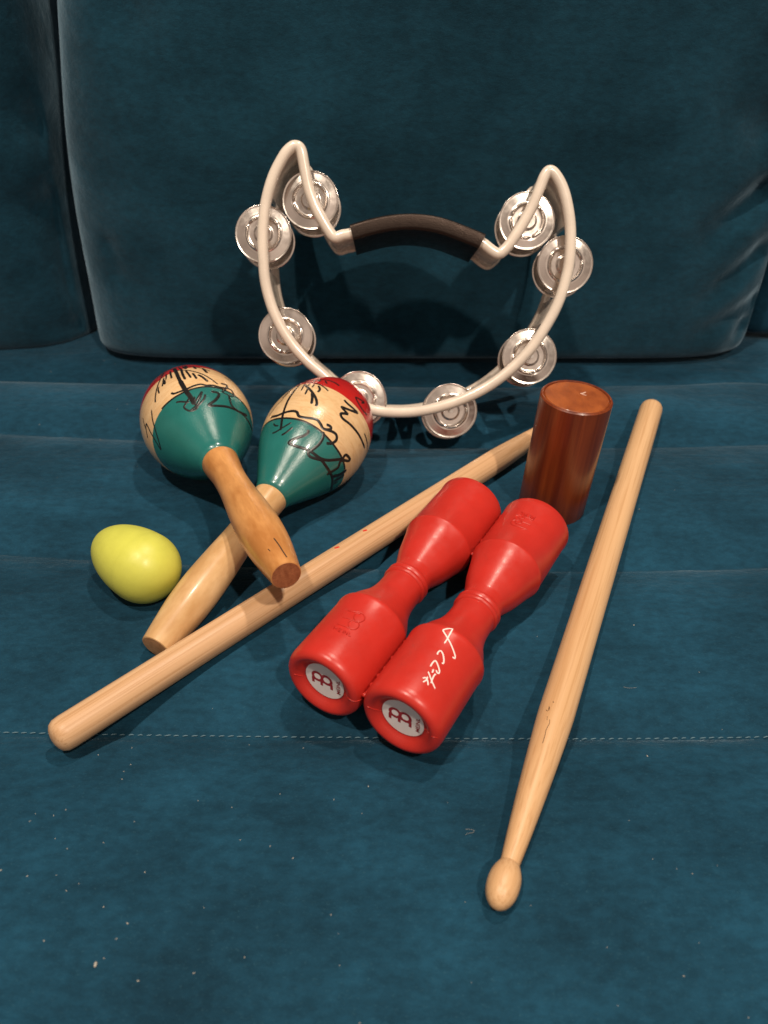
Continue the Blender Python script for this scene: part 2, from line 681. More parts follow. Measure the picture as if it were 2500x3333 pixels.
cushion("back_cushion", -.83, -.263, -.004, .50, .716, .092, "shadowed teal velvet back cushion beyond the dark gap", left_folds, seed=2.1, lean=radians(5), shear_r=.05)
cushion("back_cushion", .318, .90, -.004, .50, .735, .092, "set-back teal velvet cushion showing only a sliver beside the wide cushion", [], seed=4.0, ex=40, shear=.06, mat=M_SEAT)

# ------------------------------------------------------------------ tambourine
LEAN = radians(27)
F0 = on_z(1380, 1364, .0265)
V_UP = Vector((0, sin(LEAN), cos(LEAN)))
N_BK = Vector((0, cos(LEAN), -sin(LEAN)))
TM = frame(F0, -N_BK, Vector((1, 0, 0)))
tam = root("tambourine", TM, "white half-moon tambourine with black grip leaning on the wide back cushion", "tambourine")
TMi = TM.inverted()


def tloc(px, py, d=0.0):
    p = TMi @ on_plane(px, py, F0 + N_BK * d, N_BK)
    return (p.x, p.y)


def z2(X, Y): return (700 + X / 2.148, 420 + Y / 2.148)
def z3(X, Y): return (1200 + X / 2.074, 480 + Y / 2.074)
def zg(X, Y): return (1030 + X / 2.552, 640 + Y / 2.552)


P_grip = [zg(292, 300), zg(400, 268), zg(520, 238), zg(640, 218), zg(770, 210), zg(900, 218), zg(1020, 240), zg(1130, 275), zg(1250, 322), zg(1375, 375)]
P_right = [z3(835, 690), z3(880, 712), z3(918, 690), z3(965, 635), z3(1040, 520), z3(1110, 390), z3(1160, 270), z3(1195, 185), z3(1228, 150), z3(1270, 180),
           z3(1318, 270), z3(1352, 400), z3(1370, 560), z3(1364, 750), z3(1335, 900), z3(1280, 1060), z3(1200, 1210), z3(1090, 1370), z3(950, 1510), z3(790, 1625),
           z3(600, 1715), z3(400, 1772), z3(200, 1790), z3(0, 1765)]
P_left = [(1112, 1272), (1044, 1214), z2(640, 1620), z2(540, 1510), z2(450, 1370), z2(390, 1230), z2(350, 1080), z2(335, 950), z2(328, 800), z2(332, 650),
          z2(352, 500), z2(400, 330), z2(470, 190), z2(520, 128), z2(562, 110), z2(598, 140), z2(622, 260), z2(650, 400), z2(692, 520), z2(745, 625), z2(800, 715), z2(838, 752), z2(890, 738)]
ctrl = [tloc(*p) for p in P_grip + P_right + P_left]
path = catmull(ctrl, 6, closed=True)
NG = len(P_grip)
NPATH = len(path)
TD = 0.060


def path_frames(path, closed=True):
    n = len(path)
    fr = []
    for i in range(n):
        a = Vector(path[(i - 1) % n]) if closed or i > 0 else Vector(path[0])
        b = Vector(path[(i + 1) % n]) if closed or i < n - 1 else Vector(path[-1])
        t = (b - a).normalized()
        fr.append((Vector(path[i]), Vector((t.y, -t.x))))
    return fr


FR = path_frames(path)


def sweep(vs, fs, idx, section, closed):
    base = len(vs)
    m = len(section)
    for i in idx:
        p, nn = FR[i % NPATH]
        for (cn, d) in section:
            q = p + nn * cn
            vs.append((q.x, q.y, -d))
    k = len(idx)
    for i in range(k if closed else k - 1):
        a = base + i * m
        b = base + ((i + 1) % k) * m
        for j in range(m):
            j2 = (j + 1) % m
            fs.append((a + j, a + j2, b + j2, b + j))
    if not closed:
        fs.append(tuple(base + j for j in range(m)))
        fs.append(tuple(base + (k - 1) * m + j for j in range(m - 1, -1, -1)))


def rrect(hn, d0, d1, r, seg=4):
    out = []
    for cx_, cd_, a0 in ((hn - r, d1 - r, 0), (-hn + r, d1 - r, 90), (-hn + r, d0 + r, 180), (hn - r, d0 + r, 270)):
        for k in range(seg + 1):
            a = radians(a0 + 90 * k / seg)
            out.append((cx_ + r * cos(a), cd_ + r * sin(a)))
    return out


JPX = [(858, 762), (1011, 652), (930, 1093), (1168, 1297), (1465, 1337), (1723, 1160), (1839, 861), (1715, 719)]
JD = 0.019
J = [tloc(x, y, JD - .005) for x, y in JPX]
vs, fs = [], []
sweep(vs, fs, list(range(NPATH)), rrect(.0036, -.0005, .0065, .0032), True)
sweep(vs, fs, list(range(NPATH)), rrect(.0032, TD - .006, TD, .0028), True)
# wall between the two beads, cut open where the jingles sit
open_ = []
for i in range(NPATH):
    p = Vector(path[i])
    open_.append(any((p - Vector(j)).length < .0225 for j in J))
runs, cur = [], []
start = open_.index(True)
for q in range(NPATH + 1):
    i = (start + q) % NPATH
    if not open_[i] and q < NPATH: cur.append(i)
    else:
        if len(cur) > 1: runs.append(cur)
        cur = []
for r_ in runs: sweep(vs, fs, r_, rrect(.0017, .004, TD - .004, .0008, 2), False)
part("frame", mesh("frame", vs, fs), M_CREAM, tam, sharp=50)
vs, fs = [], []
gi = list(range(0, (NG - 1) * 6 + 1))
sweep(vs, fs, gi, rrect(.0052, -.0024, TD + .0015, .0022, 4), False)
part("grip", mesh("grip", vs, fs), M_GRIP, tam, sharp=50)


def jingle_mesh(name, rot, seed):
    R = .0187
    rs = [0, .0022, .0040, .0050, .0054, .0058, .0062, .0068, .0080, .0092, .0099, .0103, .0107, .0110, .0112, .0114, .0117, .0121, .0126, .0134, .0145, .0160, .0172, .0180, .0184, R]

    def h(r, a):
        notch = 0.0
        for k in range(3):
            d = (a - rot - k * 2 * pi / 3 + pi) % (2 * pi) - pi
            notch = max(notch, math.exp(-(d / .13) ** 2))
        z = .0010
        if r < .0062: z = .0030 if r < .0054 else .0030 - .0020 * (r - .0054) / .0008
        rid = math.exp(-((r - .0112) / .00075) ** 2)
        z += .0012 * rid * (1 - .9 * notch)
        if r > .0122: z += .0004 - (r - .0122) * .13
        if r > .0180: z += .0003
        z += .00012 * sin(3 * a + seed) * (r / R) ** 2
        return z

    seg = 72
    vs, fs = [], []
    for sheet, off in ((0, 0), (1, -.0005)):
        for r in rs:
            for k in range(seg):
                a = 2 * pi * k / seg
                vs.append((max(r, 1e-5) * cos(a), max(r, 1e-5) * sin(a), h(r, a) + off))
    n = len(rs) * seg
    for s_ in (0, n):
        for i in range(len(rs) - 1):
            for k in range(seg):
                k2 = (k + 1) % seg
                a, b, c_, d = s_ + i * seg + k, s_ + i * seg + k2, s_ + (i + 1) * seg + k2, s_ + (i + 1) * seg + k
                fs.append((a, b, c_, d) if s_ == 0 else (d, c_, b, a))
    o = (len(rs) - 1) * seg
    for k in range(seg):
        k2 = (k + 1) % seg
        fs.append((o + k, o + k2, n + o + k2, n + o + k))
    return mesh(name, vs, fs)


rots = [.5, 1.2, 2.5, .2, 2.3, .9, .25, 2.9]
for k, (jx, jy) in enumerate(J):
    rnd = random.Random(40 + k)
    tl = Matrix.Rotation(radians(rnd.uniform(-4, 4)), 4, 'X') @ Matrix.Rotation(radians(rnd.uniform(-4, 4)), 4, 'Y')
    m1 = Matrix.Translation((jx, jy, -(JD - .005))) @ tl
    part("jingle", jingle_mesh("jingle", rots[k], k), M_METAL, tam, m1, sharp=0)
    sx_ = (1 if jx < 0 else -1)
    m2 = Matrix.Translation((jx + sx_ * .0008, jy - .0022, -(JD + .009))) @ Matrix.Rotation(pi, 4, 'Y') @ \
        Matrix.Rotation(radians(rnd.uniform(-5, 5)), 4, 'X') @ Matrix.Rotation(radians(rnd.uniform(-5, 5)), 4, 'Y')
    part("jingle", jingle_mesh("jingle", rots[k] + 1.0, k + 3), M_METAL, tam, m2, sharp=0)
    pv, pf = lathe_data([(-TD + .004, 0), (-TD + .004, .0012), (-.004, .0012), (-.004, 0)], 16)
    part("jingle_pin", mesh("jingle_pin", pv, pf), M_PIN, tam, Matrix.Translation((jx, jy, 0)))


# ------------------------------------------------------------------ maracas
def za(X, Y): return (450 + X / 4.1475, 1170 + Y / 4.1475)
def zb(X, Y): return (820 + X / 4.046, 1200 + Y / 4.046)
def zc(X, Y): return (400 + X / 1.8433, 1130 + Y / 1.8433)


def closest_t(O, d, px, py):
    r = ray(px, py).normalized()
    w = O - CAM
    b = d.dot(r)
    return (b * r.dot(w) - d.dot(w)) / (1 - b * b)


def maraca(label, C, E, a1, a2, R, rj, hprof, hand_mat, butt_mat, ink, conv, arc, red_arc, crack=None, inkw=2.0):
    ax = (C - E).normalized()
    Lh = (C - E).length - a1
    J0 = C - ax * a1
    m = frame(J0, ax, Vector((0, 0, 1)))
    mr = root("maraca", m, label, "maraca", "crossed pair of maracas")
    prof = [(-.0005, 0), (-.0005, rj * .9), (0, rj + .0002)]
    for k in range(1, 22):
        s_ = k / 21
        prof.append((a1 * s_, rj + (R - rj) * sin(pi / 2 * s_ ** 1.15)))
    for k in range(1, 17):
        a = pi / 2 * k / 16
        prof.append((a1 + a2 * sin(a), R * cos(a) if k < 16 else 0))
    head = part("head", lathe("head", prof, 96), M_INK, mr, sharp=0)
    bv0 = bvh_of(head)

    def zmean(pts):
        zz = []
        for p in pts:
            loc = bv0.ray_cast(CAM, ray(*conv(*p)).normalized())[0]
            if loc is not None: zz.append((WM[head].inverted() @ loc).z)
        print("Z", label[:30], [round(q, 4) for q in zz], a1)
        return sorted(zz)[len(zz) // 2] if zz else .0668

    zgv, zrv = zmean(arc), zmean(red_arc)
    head.data.materials[0] = head_mat("maraca_paint", zgv, zrv)
    hp = [(-Lh * f, r) for f, r in hprof]
    sp_ = smooth_prof(hp, 6)
    full = [(.0, 0), (.0, hprof[0][1] * .96)] + sp_[1:] + [(-Lh - .0003, hprof[-1][1] * .93)]
    vs, fs = lathe_data(full, 64)
    n_h = len(fs)
    b0 = len(vs)
    v2, f2 = lathe_data([(-Lh - .0003, hprof[-1][1] * .93), (-Lh - .0004, hprof[-1][1] * .5), (-Lh - .0004, 0)], 64)
    vs += v2
    fs += [tuple(b0 + i for i in f) for f in f2]
    handle = part("handle", mesh("handle", vs, fs, [0] * n_h + [1] * len(f2)), [hand_mat, butt_mat], mr, sharp=40)
    bv = bvh_of(head)
    inv = WM[head].inverted()
    vs, fs = strokes(bv, ink, inv, conv, wmul=inkw)
    # the ink ring drawn along the edge of the green paint
    hits = []
    for p in arc:
        px, py = conv(*p)
        loc, nor, _, _ = bv.ray_cast(CAM, ray(px, py).normalized())
        if loc is not None:
            q = inv @ loc
            hits.append(math.atan2(q.y, q.x))
    if len(hits) > 1:
        un = [hits[0]]
        for h_ in hits[1:]:
            while h_ - un[-1] > pi: h_ -= 2 * pi
            while h_ - un[-1] < -pi: h_ += 2 * pi
            un.append(h_)
        b0 = len(vs)
        NS = 80
        for k in range(NS + 1):
            a = un[0] + (un[-1] - un[0]) * k / NS
            for dz, dr in ((-.0006, .00003), (0, .00010), (.0006, .00003)):
                zz = zgv + dz - .0003 + .0003 * sin(a * 5)
                s_ = min(zz / a1, 1)
                rr = rj + (R - rj) * sin(pi / 2 * s_ ** 1.15)
                if zz > a1: rr = R * sqrt(max(0, 1 - ((zz - a1) / a2) ** 2))
                rr += dr
                vs.append((rr * cos(a), rr * sin(a), zz))
        for k in range(NS):
            for j in range(2):
                q = b0 + k * 3 + j
                fs.append((q, q + 1, q + 4, q + 3))
    part("ink_drawing", mesh("ink_drawing", vs, fs), M_INK, head, sharp=0)
    if crack:
        vs, fs = strokes(bvh_of(handle), crack, WM[handle].inverted(), zc, .00004, .00003)
        part("wood_split", mesh("wood_split", vs, fs), M_CRACK, handle, sharp=0)
    return mr


ink1 = [
    ([(485, 120), (520, 190), (560, 280), (620, 380)], 48), ([(560, 280), (640, 420), (700, 500), (765, 610)], 62),
    ([(478, 128), (420, 140), (350, 190), (290, 290), (250, 400), (230, 520), (232, 580)], 13),
    ([(500, 105), (600, 75), (700, 62), (800, 72), (870, 95)], 12), ([(500, 115), (600, 92), (720, 95), (850, 120), (970, 158)], 13),
    ([(520, 150), (640, 145), (760, 165), (880, 205), (990, 270), (1075, 335)], 13), ([(455, 130), (350, 170), (270, 240), (200, 330)], 11),
    ([(430, 160), (440, 210), (452, 255)], 28), ([(375, 200), (378, 240), (372, 275)], 22), ([(345, 250), (335, 310), (325, 365)], 26),
    ([(350, 280), (362, 335)], 18), ([(278, 370), (270, 410), (285, 460)], 24), ([(580, 130), (600, 200), (635, 270)], 34),
    ([(545, 110), (590, 140)], 26), ([(640, 150), (680, 200), (712, 248)], 28), ([(735, 185), (765, 225), (790, 262)], 32),
    ([(805, 205), (870, 240), (940, 300)], 20), ([(630, 85), (665, 115)], 18), ([(745, 95), (780, 130)], 18), ([(870, 120), (905, 155), (930, 182)], 20),
    ([(340, 180), (290, 245)], 18), ([(600, 100), (650, 130)], 20),
    ([(445, 450), (480, 462), (560, 435), (640, 405), (740, 360), (840, 335), (920, 350), (1000, 348), (1060, 362), (1150, 385), (1195, 380), (1190, 345), (1115, 325)], 17),
    ([(1195, 385), (1260, 420), (1300, 490)], 17), ([(1195, 385), (1160, 420), (1135, 440), (1230, 485), (1300, 500)], 22),
    ([(510, 580), (570, 570), (690, 578)], 26), ([(690, 520), (640, 600), (620, 650), (680, 690), (740, 690), (800, 650), (770, 600)], 26),
    ([(770, 575), (830, 480), (860, 440), (800, 600), (700, 695)], 26), ([(760, 500), (760, 580)], 22), ([(905, 470), (890, 530), (830, 600), (770, 660)], 28),
    ([(985, 435), (1060, 445), (1090, 480), (1040, 550), (950, 620), (1050, 625), (1180, 635), (1280, 665), (1380, 715), (1470, 755)], 20),
    ([(1225, 480), (1240, 560), (1270, 630), (1340, 690), (1430, 760), (1500, 860), (1540, 960)], 18),
    ([(178, 680), (195, 820), (240, 980), (285, 1130), (305, 1215), (240, 1110), (170, 990), (110, 870), (108, 950), (130, 1060)], 12),
    ([(65, 790), (75, 850), (110, 960)], 10), ([(1160, 238), (1260, 300)], 15),
]
ink2 = [
    ([(650, 190), (560, 290), (480, 410), (430, 530), (405, 620), (390, 720), (380, 810)], 18),
    ([(690, 205), (760, 270), (815, 340), (845, 400), (855, 460), (842, 495)], 18), ([(690, 190), (780, 185), (880, 205), (960, 250), (1005, 295)], 11),
    ([(665, 185), (740, 165), (830, 152), (930, 145), (1030, 160), (1110, 195), (1150, 228)], 14),
    ([(690, 205), (650, 290)], 22), ([(740, 255), (700, 340)], 28), ([(760, 200), (742, 225)], 26), ([(820, 205), (795, 245)], 24),
    ([(875, 225), (895, 270), (870, 310)], 32), ([(790, 320), (795, 380), (785, 465)], 36), ([(830, 155), (815, 175)], 22), ([(880, 150), (895, 168)], 20),
    ([(965, 160), (990, 200)], 22),
    ([(610, 210), (520, 280), (440, 360), (390, 420), (340, 470), (290, 530), (230, 620)], 8), ([(560, 250), (480, 310), (400, 390)], 10),
    ([(255, 655), (265, 635), (330, 620), (400, 590), (480, 565), (550, 558), (595, 575), (620, 625), (700, 645), (790, 655), (860, 675), (905, 730), (930, 780), (970, 800), (1030, 800), (1040, 770), (1010, 745), (980, 740)], 19),
    ([(970, 800), (1060, 830), (1110, 870), (1115, 930), (1080, 970), (1030, 985), (980, 980)], 19),
    ([(285, 725), (310, 750), (350, 750)], 22), ([(270, 850), (320, 830), (380, 790)], 24), ([(400, 780), (450, 750), (520, 710)], 22), ([(390, 875), (450, 840), (540, 770)], 26),
    ([(735, 805), (740, 840), (690, 880), (600, 910), (530, 940), (490, 970), (500, 990), (580, 1020), (680, 1050), (760, 1080), (830, 1130), (900, 1180), (990, 1205), (1090, 1200), (1190, 1185), (1220, 1145), (1250, 1140), (1290, 1190), (1270, 1215), (1200, 1205), (1160, 1230), (1135, 1300), (1060, 1350), (1010, 1380), (990, 1400)], 19),
    ([(940, 830), (935, 910), (880, 1000), (770, 1085), (740, 1110), (770, 1160), (860, 1190), (920, 1210), (980, 1290), (1030, 1370), (1060, 1450), (1055, 1540), (1040, 1610)], 19),
    ([(1060, 1420), (1150, 1400), (1245, 1335)], 56), ([(1080, 1480), (1160, 1440), (1215, 1395)], 56), ([(1070, 1520), (1130, 1490)], 40),
    ([(1215, 410), (1260, 460), (1330, 520), (1390, 580), (1330, 560), (1250, 530), (1185, 505), (1210, 540), (1260, 595), (1220, 590), (1180, 590), (1170, 610), (1200, 660), (1290, 730), (1380, 830), (1440, 930), (1485, 1045)], 19),
    ([(1480, 850), (1505, 920), (1520, 1000), (1515, 1090)], 14), ([(1410, 300), (1440, 350)], 10),
    ([(1480, 440), (1430, 410), (1370, 380), (1400, 450), (1470, 560), (1520, 610)], 14), ([(1440, 450), (1480, 450)], 12), ([(1500, 400), (1545, 490)], 12),
]
HP2 = [(0, .0104), (.06, .0100), (.16, .0093), (.30, .0092), (.48, .0104), (.64, .0112), (.78, .0108), (.90, .0094), (1.0, .0080)]
HP1 = [(0, .0110), (.06, .0104), (.16, .0094), (.30, .0095), (.48, .0110), (.64, .0118), (.78, .0112), (.90, .0095), (1.0, .0076)]
E2 = on_z(508, 2107, .0082)
maraca("maraca lying underneath with pale handle and red tip towards the tambourine", Vector((-.0433, .4194, .0330)), E2, .0580, .0487, .0333, .0104, HP2,
       M_MAPLE, M_BUTT2, ink2, zb, [(140, 790), (400, 640), (700, 700), (1000, 900), (1180, 1150), (1215, 1330)], [(800, 180), (950, 225), (1100, 290), (1250, 390), (1380, 500), (1480, 610)], inkw=2.1)
E1 = on_z(931, 1872, .0465)
maraca("maraca with amber stained handle laid across the pale-handled one", Vector((-.1217, .4350, .0348)), E1, .0580, .0490, .0354, .0110, HP1,
       M_AMBER, M_BUTT, ink1, za, [(318, 668), (480, 520), (800, 385), (1100, 390), (1380, 540), (1510, 740)], [(900, 20), (20, 300)], crack=[([(905, 1145), (935, 1185), (960, 1225), (985, 1262)], 9), ([(870, 1210), (885, 1225)], 6)])

# ------------------------------------------------------------------ egg shaker
eg_ax = Vector((cos(2.482), sin(2.482), 0))
EGR, EGB, EGS = .0195, .0201, .0378
egm = frame(Vector((-.1290, .3121, EGR - .0018)), eg_ax, Vector((0, 0, 1)))
prof = []
for k in range(17):
    a = pi / 2 * k / 16
    prof.append((-EGB * cos(a), EGR * sin(a)))
prof += [(.0012, EGR * .9999), (.0015, EGR - .00005), (.0018, EGR * .998)]
for k in range(2, 25):
    a = pi / 2 * k / 24
    prof.append((EGS * sin(a), EGR * cos(a) if k < 24 else 0))
egg = part("egg_shaker", lathe("egg_shaker", prof, 96), M_YEL, None, egm, sharp=0)
tag(egg, "yellow plastic egg shaker lying beside the maraca handles", "egg shaker")


# ------------------------------------------------------------------ drumsticks
def drumstick(label, P0, P1, R, L, mat, tip_len=.0135, tip_r=.0062, neck=.0036, shoulder=.30):
    """P0 butt end, P1 a point towards the tip; both on the axis."""
    d = (P1 - P0).normalized()
    m = frame(P0, d, Vector((0, 0, 1)))
    b = .006
    prof = [(0, 0), (.0002, R * .30), (.0008, R * .58), (.0020, R * .82), (.0040, R * .96), (b + .001, R)]
    prof += [(shoulder * L * k / 6, R) for k in range(1, 6)]
    tz = L - tip_len
    t0 = shoulder * L
    for k in range(0, 17):
        u = k / 16
        prof.append((t0 + (tz - t0) * u, R + (neck - R) * (u ** 1.22 * (1 - .06 * sin(pi * u)))))
    prof = [p for i, p in enumerate(prof) if i == 0 or p[0] > prof[i - 1][0] or i < 7]
    prof.append((tz + .0004, neck + .0004))
    for k in range(1, 21):
        u = sin(pi / 2 * k / 20)
        q = -.80 + 1.80 * u
        prof.append((tz + .0006 + (tip_len - .0006) * u, tip_r * sqrt(max(0, 1 - abs(q) ** 2.2)) if u < 1 else 0))
    me = lathe("drumstick", prof, 64)
    o = part("drumstick", me, mat, None, m, sharp=40)
    tag(o, label, "drumstick", "pair of wooden drumsticks")
    return o


A0, A1 = on_z(2120, 1330, .0080), on_z(1700, 2640, .0080)
dA = (A1 - A0).normalized()
tipA = on_z(1614, 2958, .006)
LA = (tipA - A0).length
stA = drumstick("drumstick with visible rounded bead tip and dark splits, beside the wood cylinder", A0 - dA * .004, tipA, .0081, LA + .004, M_HICK, tip_len=.0185, tip_r=.0062, neck=.0037, shoulder=.765)
def zs(X, Y): return (1650 + X / 5.53, 2150 + Y / 5.53)
vs, fs = strokes(bvh_of(stA), [([(770, 1060), (765, 1130), (725, 1210), (700, 1270), (690, 1330), (665, 1420), (640, 1490)], 10), ([(765, 830), (755, 900)], 18), ([(700, 890), (740, 910)], 12),
                               ([(830, 740), (845, 755)], 20), ([(728, 1000), (722, 1075)], 8)], WM[stA].inverted(), zs, .00004, .00003)
part("wood_split", mesh("wood_split", vs, fs), M_CRACK, stA, sharp=0)

B0, B1 = on_z(228, 2374, .0080), on_z(1593, 1513, .0080)
dB = (B1 - B0).normalized()
stB = drumstick("drumstick with two red dots, its far end hidden behind the wood cylinder", B0 - dB * .0085, B1, .0080, .405, M_HICK2, shoulder=.77)
def zd(X, Y): return (1000 + X / 5.53, 1650 + Y / 5.53)
vs, fs = strokes(bvh_of(stB), [([(1000, 432), (1035, 425), (1075, 412)], 52), ([(490, 742), (535, 730), (578, 715)], 52)], WM[stB].inverted(), zd, .00004, .00003)
part("red_mark", mesh("red_mark", vs, fs), M_DOT, stB, sharp=0)

# ------------------------------------------------------------------ wooden cylinder shaker
cyl_m = Matrix.Translation((.1062, .3930, -.0012)) @ Matrix.Rotation(radians(3.4), 4, 'Y')
CR, CH = .0207, .0785
cyl = root("wooden_shaker", cyl_m, "glossy reddish-brown wooden cylinder shaker standing upright between the sticks", "shaker")
part("body", lathe("body", [(0, 0), (0, CR * .985), (.0006, CR), (CH * .3, CR), (CH * .7, CR), (CH - .0008, CR), (CH, CR - .0007), (CH, CR - .0015), (CH - .0009, CR - .0019), (CH - .0010, CR - .0022), (CH - .0014, CR - .0022), (CH - .0014, 0)], 96), M_MAHOG, cyl)
lid = part("end_cap", lathe("end_cap", [(CH - .0014, CR - .0022), (CH - .0007, CR - .00225), (CH - .0003, CR - .0027), (CH - .0002, CR * .5), (CH - .0002, 0)], 96), M_MAHTOP, cyl)
def ze(X, Y): return (1650 + X / 4.1475, 1200 + Y / 4.1475)
vs, fs = strokes(bvh_of(lid), [([(990, 335), (1030, 330), (1065, 315)], 22), ([(1010, 340), (1040, 352), (1075, 358)], 16)], WM[lid].inverted(), ze, .00003, .00003)
part("scuff", mesh("scuff", vs, fs), M_SCUFF, lid, sharp=0)

# ------------------------------------------------------------------ red double shaker
TR = .0195
AX = Vector((.505, .863, 0)).normalized()
PERP = Vector((-.863, .505, 0)).normalized()
PR = on_z(1311, 2338, TR)
PR = PR - AX * .0034
SPC = .0405
red_m = frame(Vector((PR.x, PR.y, 0)), Vector((0, 0, 1)), AX)
red = root("double_shaker", red_m, "pair of joined red plastic bottle-shaped shakers with white round stickers", "shaker")
TPROF = [(.0036, 0), (.0036, .0104), (.0034, .0110), (.0022, .0121), (.0008, .0134), (.0001, .0148), (0, .0156), (.0004, .0168), (.0016, .0179), (.0032, .0185), (.0050, TR),
         (.0160, TR), (.0300, TR), (.0404, TR), (.0410, TR + .0002), (.0424, TR + .0003), (.0434, TR + .0001), (.0446, .0178), (.0500, .0156), (.0560, .0133), (.0600, .0121), (.0630, .0115), (.0660, .0112),
         (.0738, .0110), (.0742, .0117), (.0752, .0121), (.0762, .0119), (.0768, .0112), (.0776, .0118), (.0788, .0121), (.0796, .0117), (.0800, .0110), (.0850, .0110), (.0860, .0113),
         (.0950, .0142), (.1040, .0165), (.1108, .0183), (.1116, TR + .0001), (.1126, TR + .0003), (.1132, TR), (.1300, TR), (.1500, TR), (.1530, TR - .0004), (.1542, TR - .0014), (.1546, TR - .004), (.1546, 0)]
TPROF = [(t * 1.025, r * TR / .0187 if r < TR and (t < .004 or r > .0135) else r) for i_, (t, r) in enumerate(TPROF)]
tubes = []
for sd in (0, 1):
    P = PR + PERP * SPC * sd
    wm = frame(Vector((P.x, P.y, TR)), AX, Vector((0, 0, 1)))
    tubes.append(part("shaker_tube", lathe("shaker_tube", TPROF, 96), M_RED, red, red_m.inverted() @ wm, sharp=50))

# round stickers with the emblem and the maker's name
fc = bpy.data.curves.new("sticker_text", 'FONT')
fc.body = "MEINL"
fc.size = .0026
fc.offset = .00005
fc.align_x = 'CENTER'
fc.align_y = 'CENTER'
fo = bpy.data.objects.new("sticker_text", fc)
COL.objects.link(fo)
bpy.context.view_layer.update()
txt = bpy.data.meshes.new_from_object(fo.evaluated_get(bpy.context.evaluated_depsgraph_get()))
bpy.data.objects.remove(fo)
tv = [v.co.copy() for v in txt.vertices]
tf = [tuple(p.vertices) for p in txt.polygons]
w_ = max(v.x for v in tv) - min(v.x for v in tv)
h_ = max(v.y for v in tv) - min(v.y for v in tv)


def emblem2d():
    """Flat outline pieces of the emblem: three bars with two ring loops."""
    vs, fs = [], []

    def quad(x0, x1, y0, y1):
        b = len(vs)
        vs.extend([(x0, y0), (x1, y0), (x1, y1), (x0, y1)])
        fs.append((b, b + 1, b + 2, b + 3))

    def ring(cx, cy, ri, ro, a0=-180, a1=180, n=40):
        b = len(vs)
        for k in range(n + 1):
            a = radians(a0 + (a1 - a0) * k / n)
            vs.append((cx + ri * cos(a), cy + ri * sin(a)))
            vs.append((cx + ro * cos(a), cy + ro * sin(a)))
        for k in range(n):
            fs.append((b + 2 * k, b + 2 * k + 1, b + 2 * k + 3, b + 2 * k + 2))

    th = .0014
    for u in (.0056, .0010, -.0044):
        quad(-.0037, -.0002, u, u + th)
    ring(.0013, .0038, .00175, .0032)
    ring(.0013, -.0012, .00175, .0032)
    quad(-.0016, -.0003, -.0040, .0066)
    return vs, fs


ev, ef = emblem2d()
for tb in tubes:
    vs, fs, mi = [], [], []
    NS = 64
    zs_ = .0036 * 1.025 - .00025

    def sp2(r, u, z): return (r, -u, z)
    b = len(vs)
    for k in range(NS):
        a = 2 * pi * k / NS
        vs.append(sp2(.0103 * cos(a), .0103 * sin(a), zs_))
    for k in range(NS):
        a = 2 * pi * k / NS
        vs.append(sp2(.0103 * cos(a), .0103 * sin(a), zs_ + .0002))
    fs.append(tuple(range(NS)))
    mi.append(0)
    for k in range(NS):
        fs.append((k, (k + 1) % NS, NS + (k + 1) % NS, NS + k))
        mi.append(0)
    lift = 0
    off = len(vs)
    vs += [sp2(x_, y_, zs_ - .00006 - .000004 * i_ / max(1, len(ev))) for i_, (x_, y_) in enumerate(ev)]
    fs += [tuple(off + i for i in f) for f in ef]
    mi += [1] * len(ef)
    off = len(vs)
    vs += [sp2(v.x * .0092 / w_, v.y * .0019 / h_ - .0075, zs_ - .00006) for v in tv]
    fs += [tuple(off + i for i in f) for f in tf]
    mi += [1] * len(tf)
    me = bpy.data.meshes.new("sticker")
    me.from_pydata(vs, [], fs)
    for p, i in zip(me.polygons, mi): p.material_index = i
    part("sticker", me, [M_WHITE, M_LOGO], tb, sharp=30)


def letters(o, R_, U_, w=10):
    """MEINL as strokes on an affine pixel frame (origin, reading vector, up vector)."""
    L = {'M': [[(0, 0), (0, 1), (.4, .3), (.8, 1), (.8, 0)]], 'E': [[(.7, 1), (0, 1), (0, 0), (.7, 0)], [(0, .5), (.55, .5)]], 'I': [[(.2, 0), (.2, 1)]],
         'N': [[(0, 0), (0, 1), (.7, 0), (.7, 1)]], 'L': [[(0, 1), (0, 0), (.6, 0)]]}
    out, x = [], 0
    for ch, adv in zip("MEINL", (.245, .215, .11, .23, .2)):
        for ln in L[ch]:
            pts = [(o[0] + R_[0] * (x + a * .2) + U_[0] * b, o[1] + R_[1] * (x + a * .2) + U_[1] * b) for a, b in ln]
            for p, q in zip(pts, pts[1:]): out.append(([p, q], w))
        x += adv
    return out


def zl(X, Y): return (1060 + X / 9.217, 1960 + Y / 9.217)
def zr(X, Y): return (1630 + X / 8.295, 1640 + Y / 8.295)


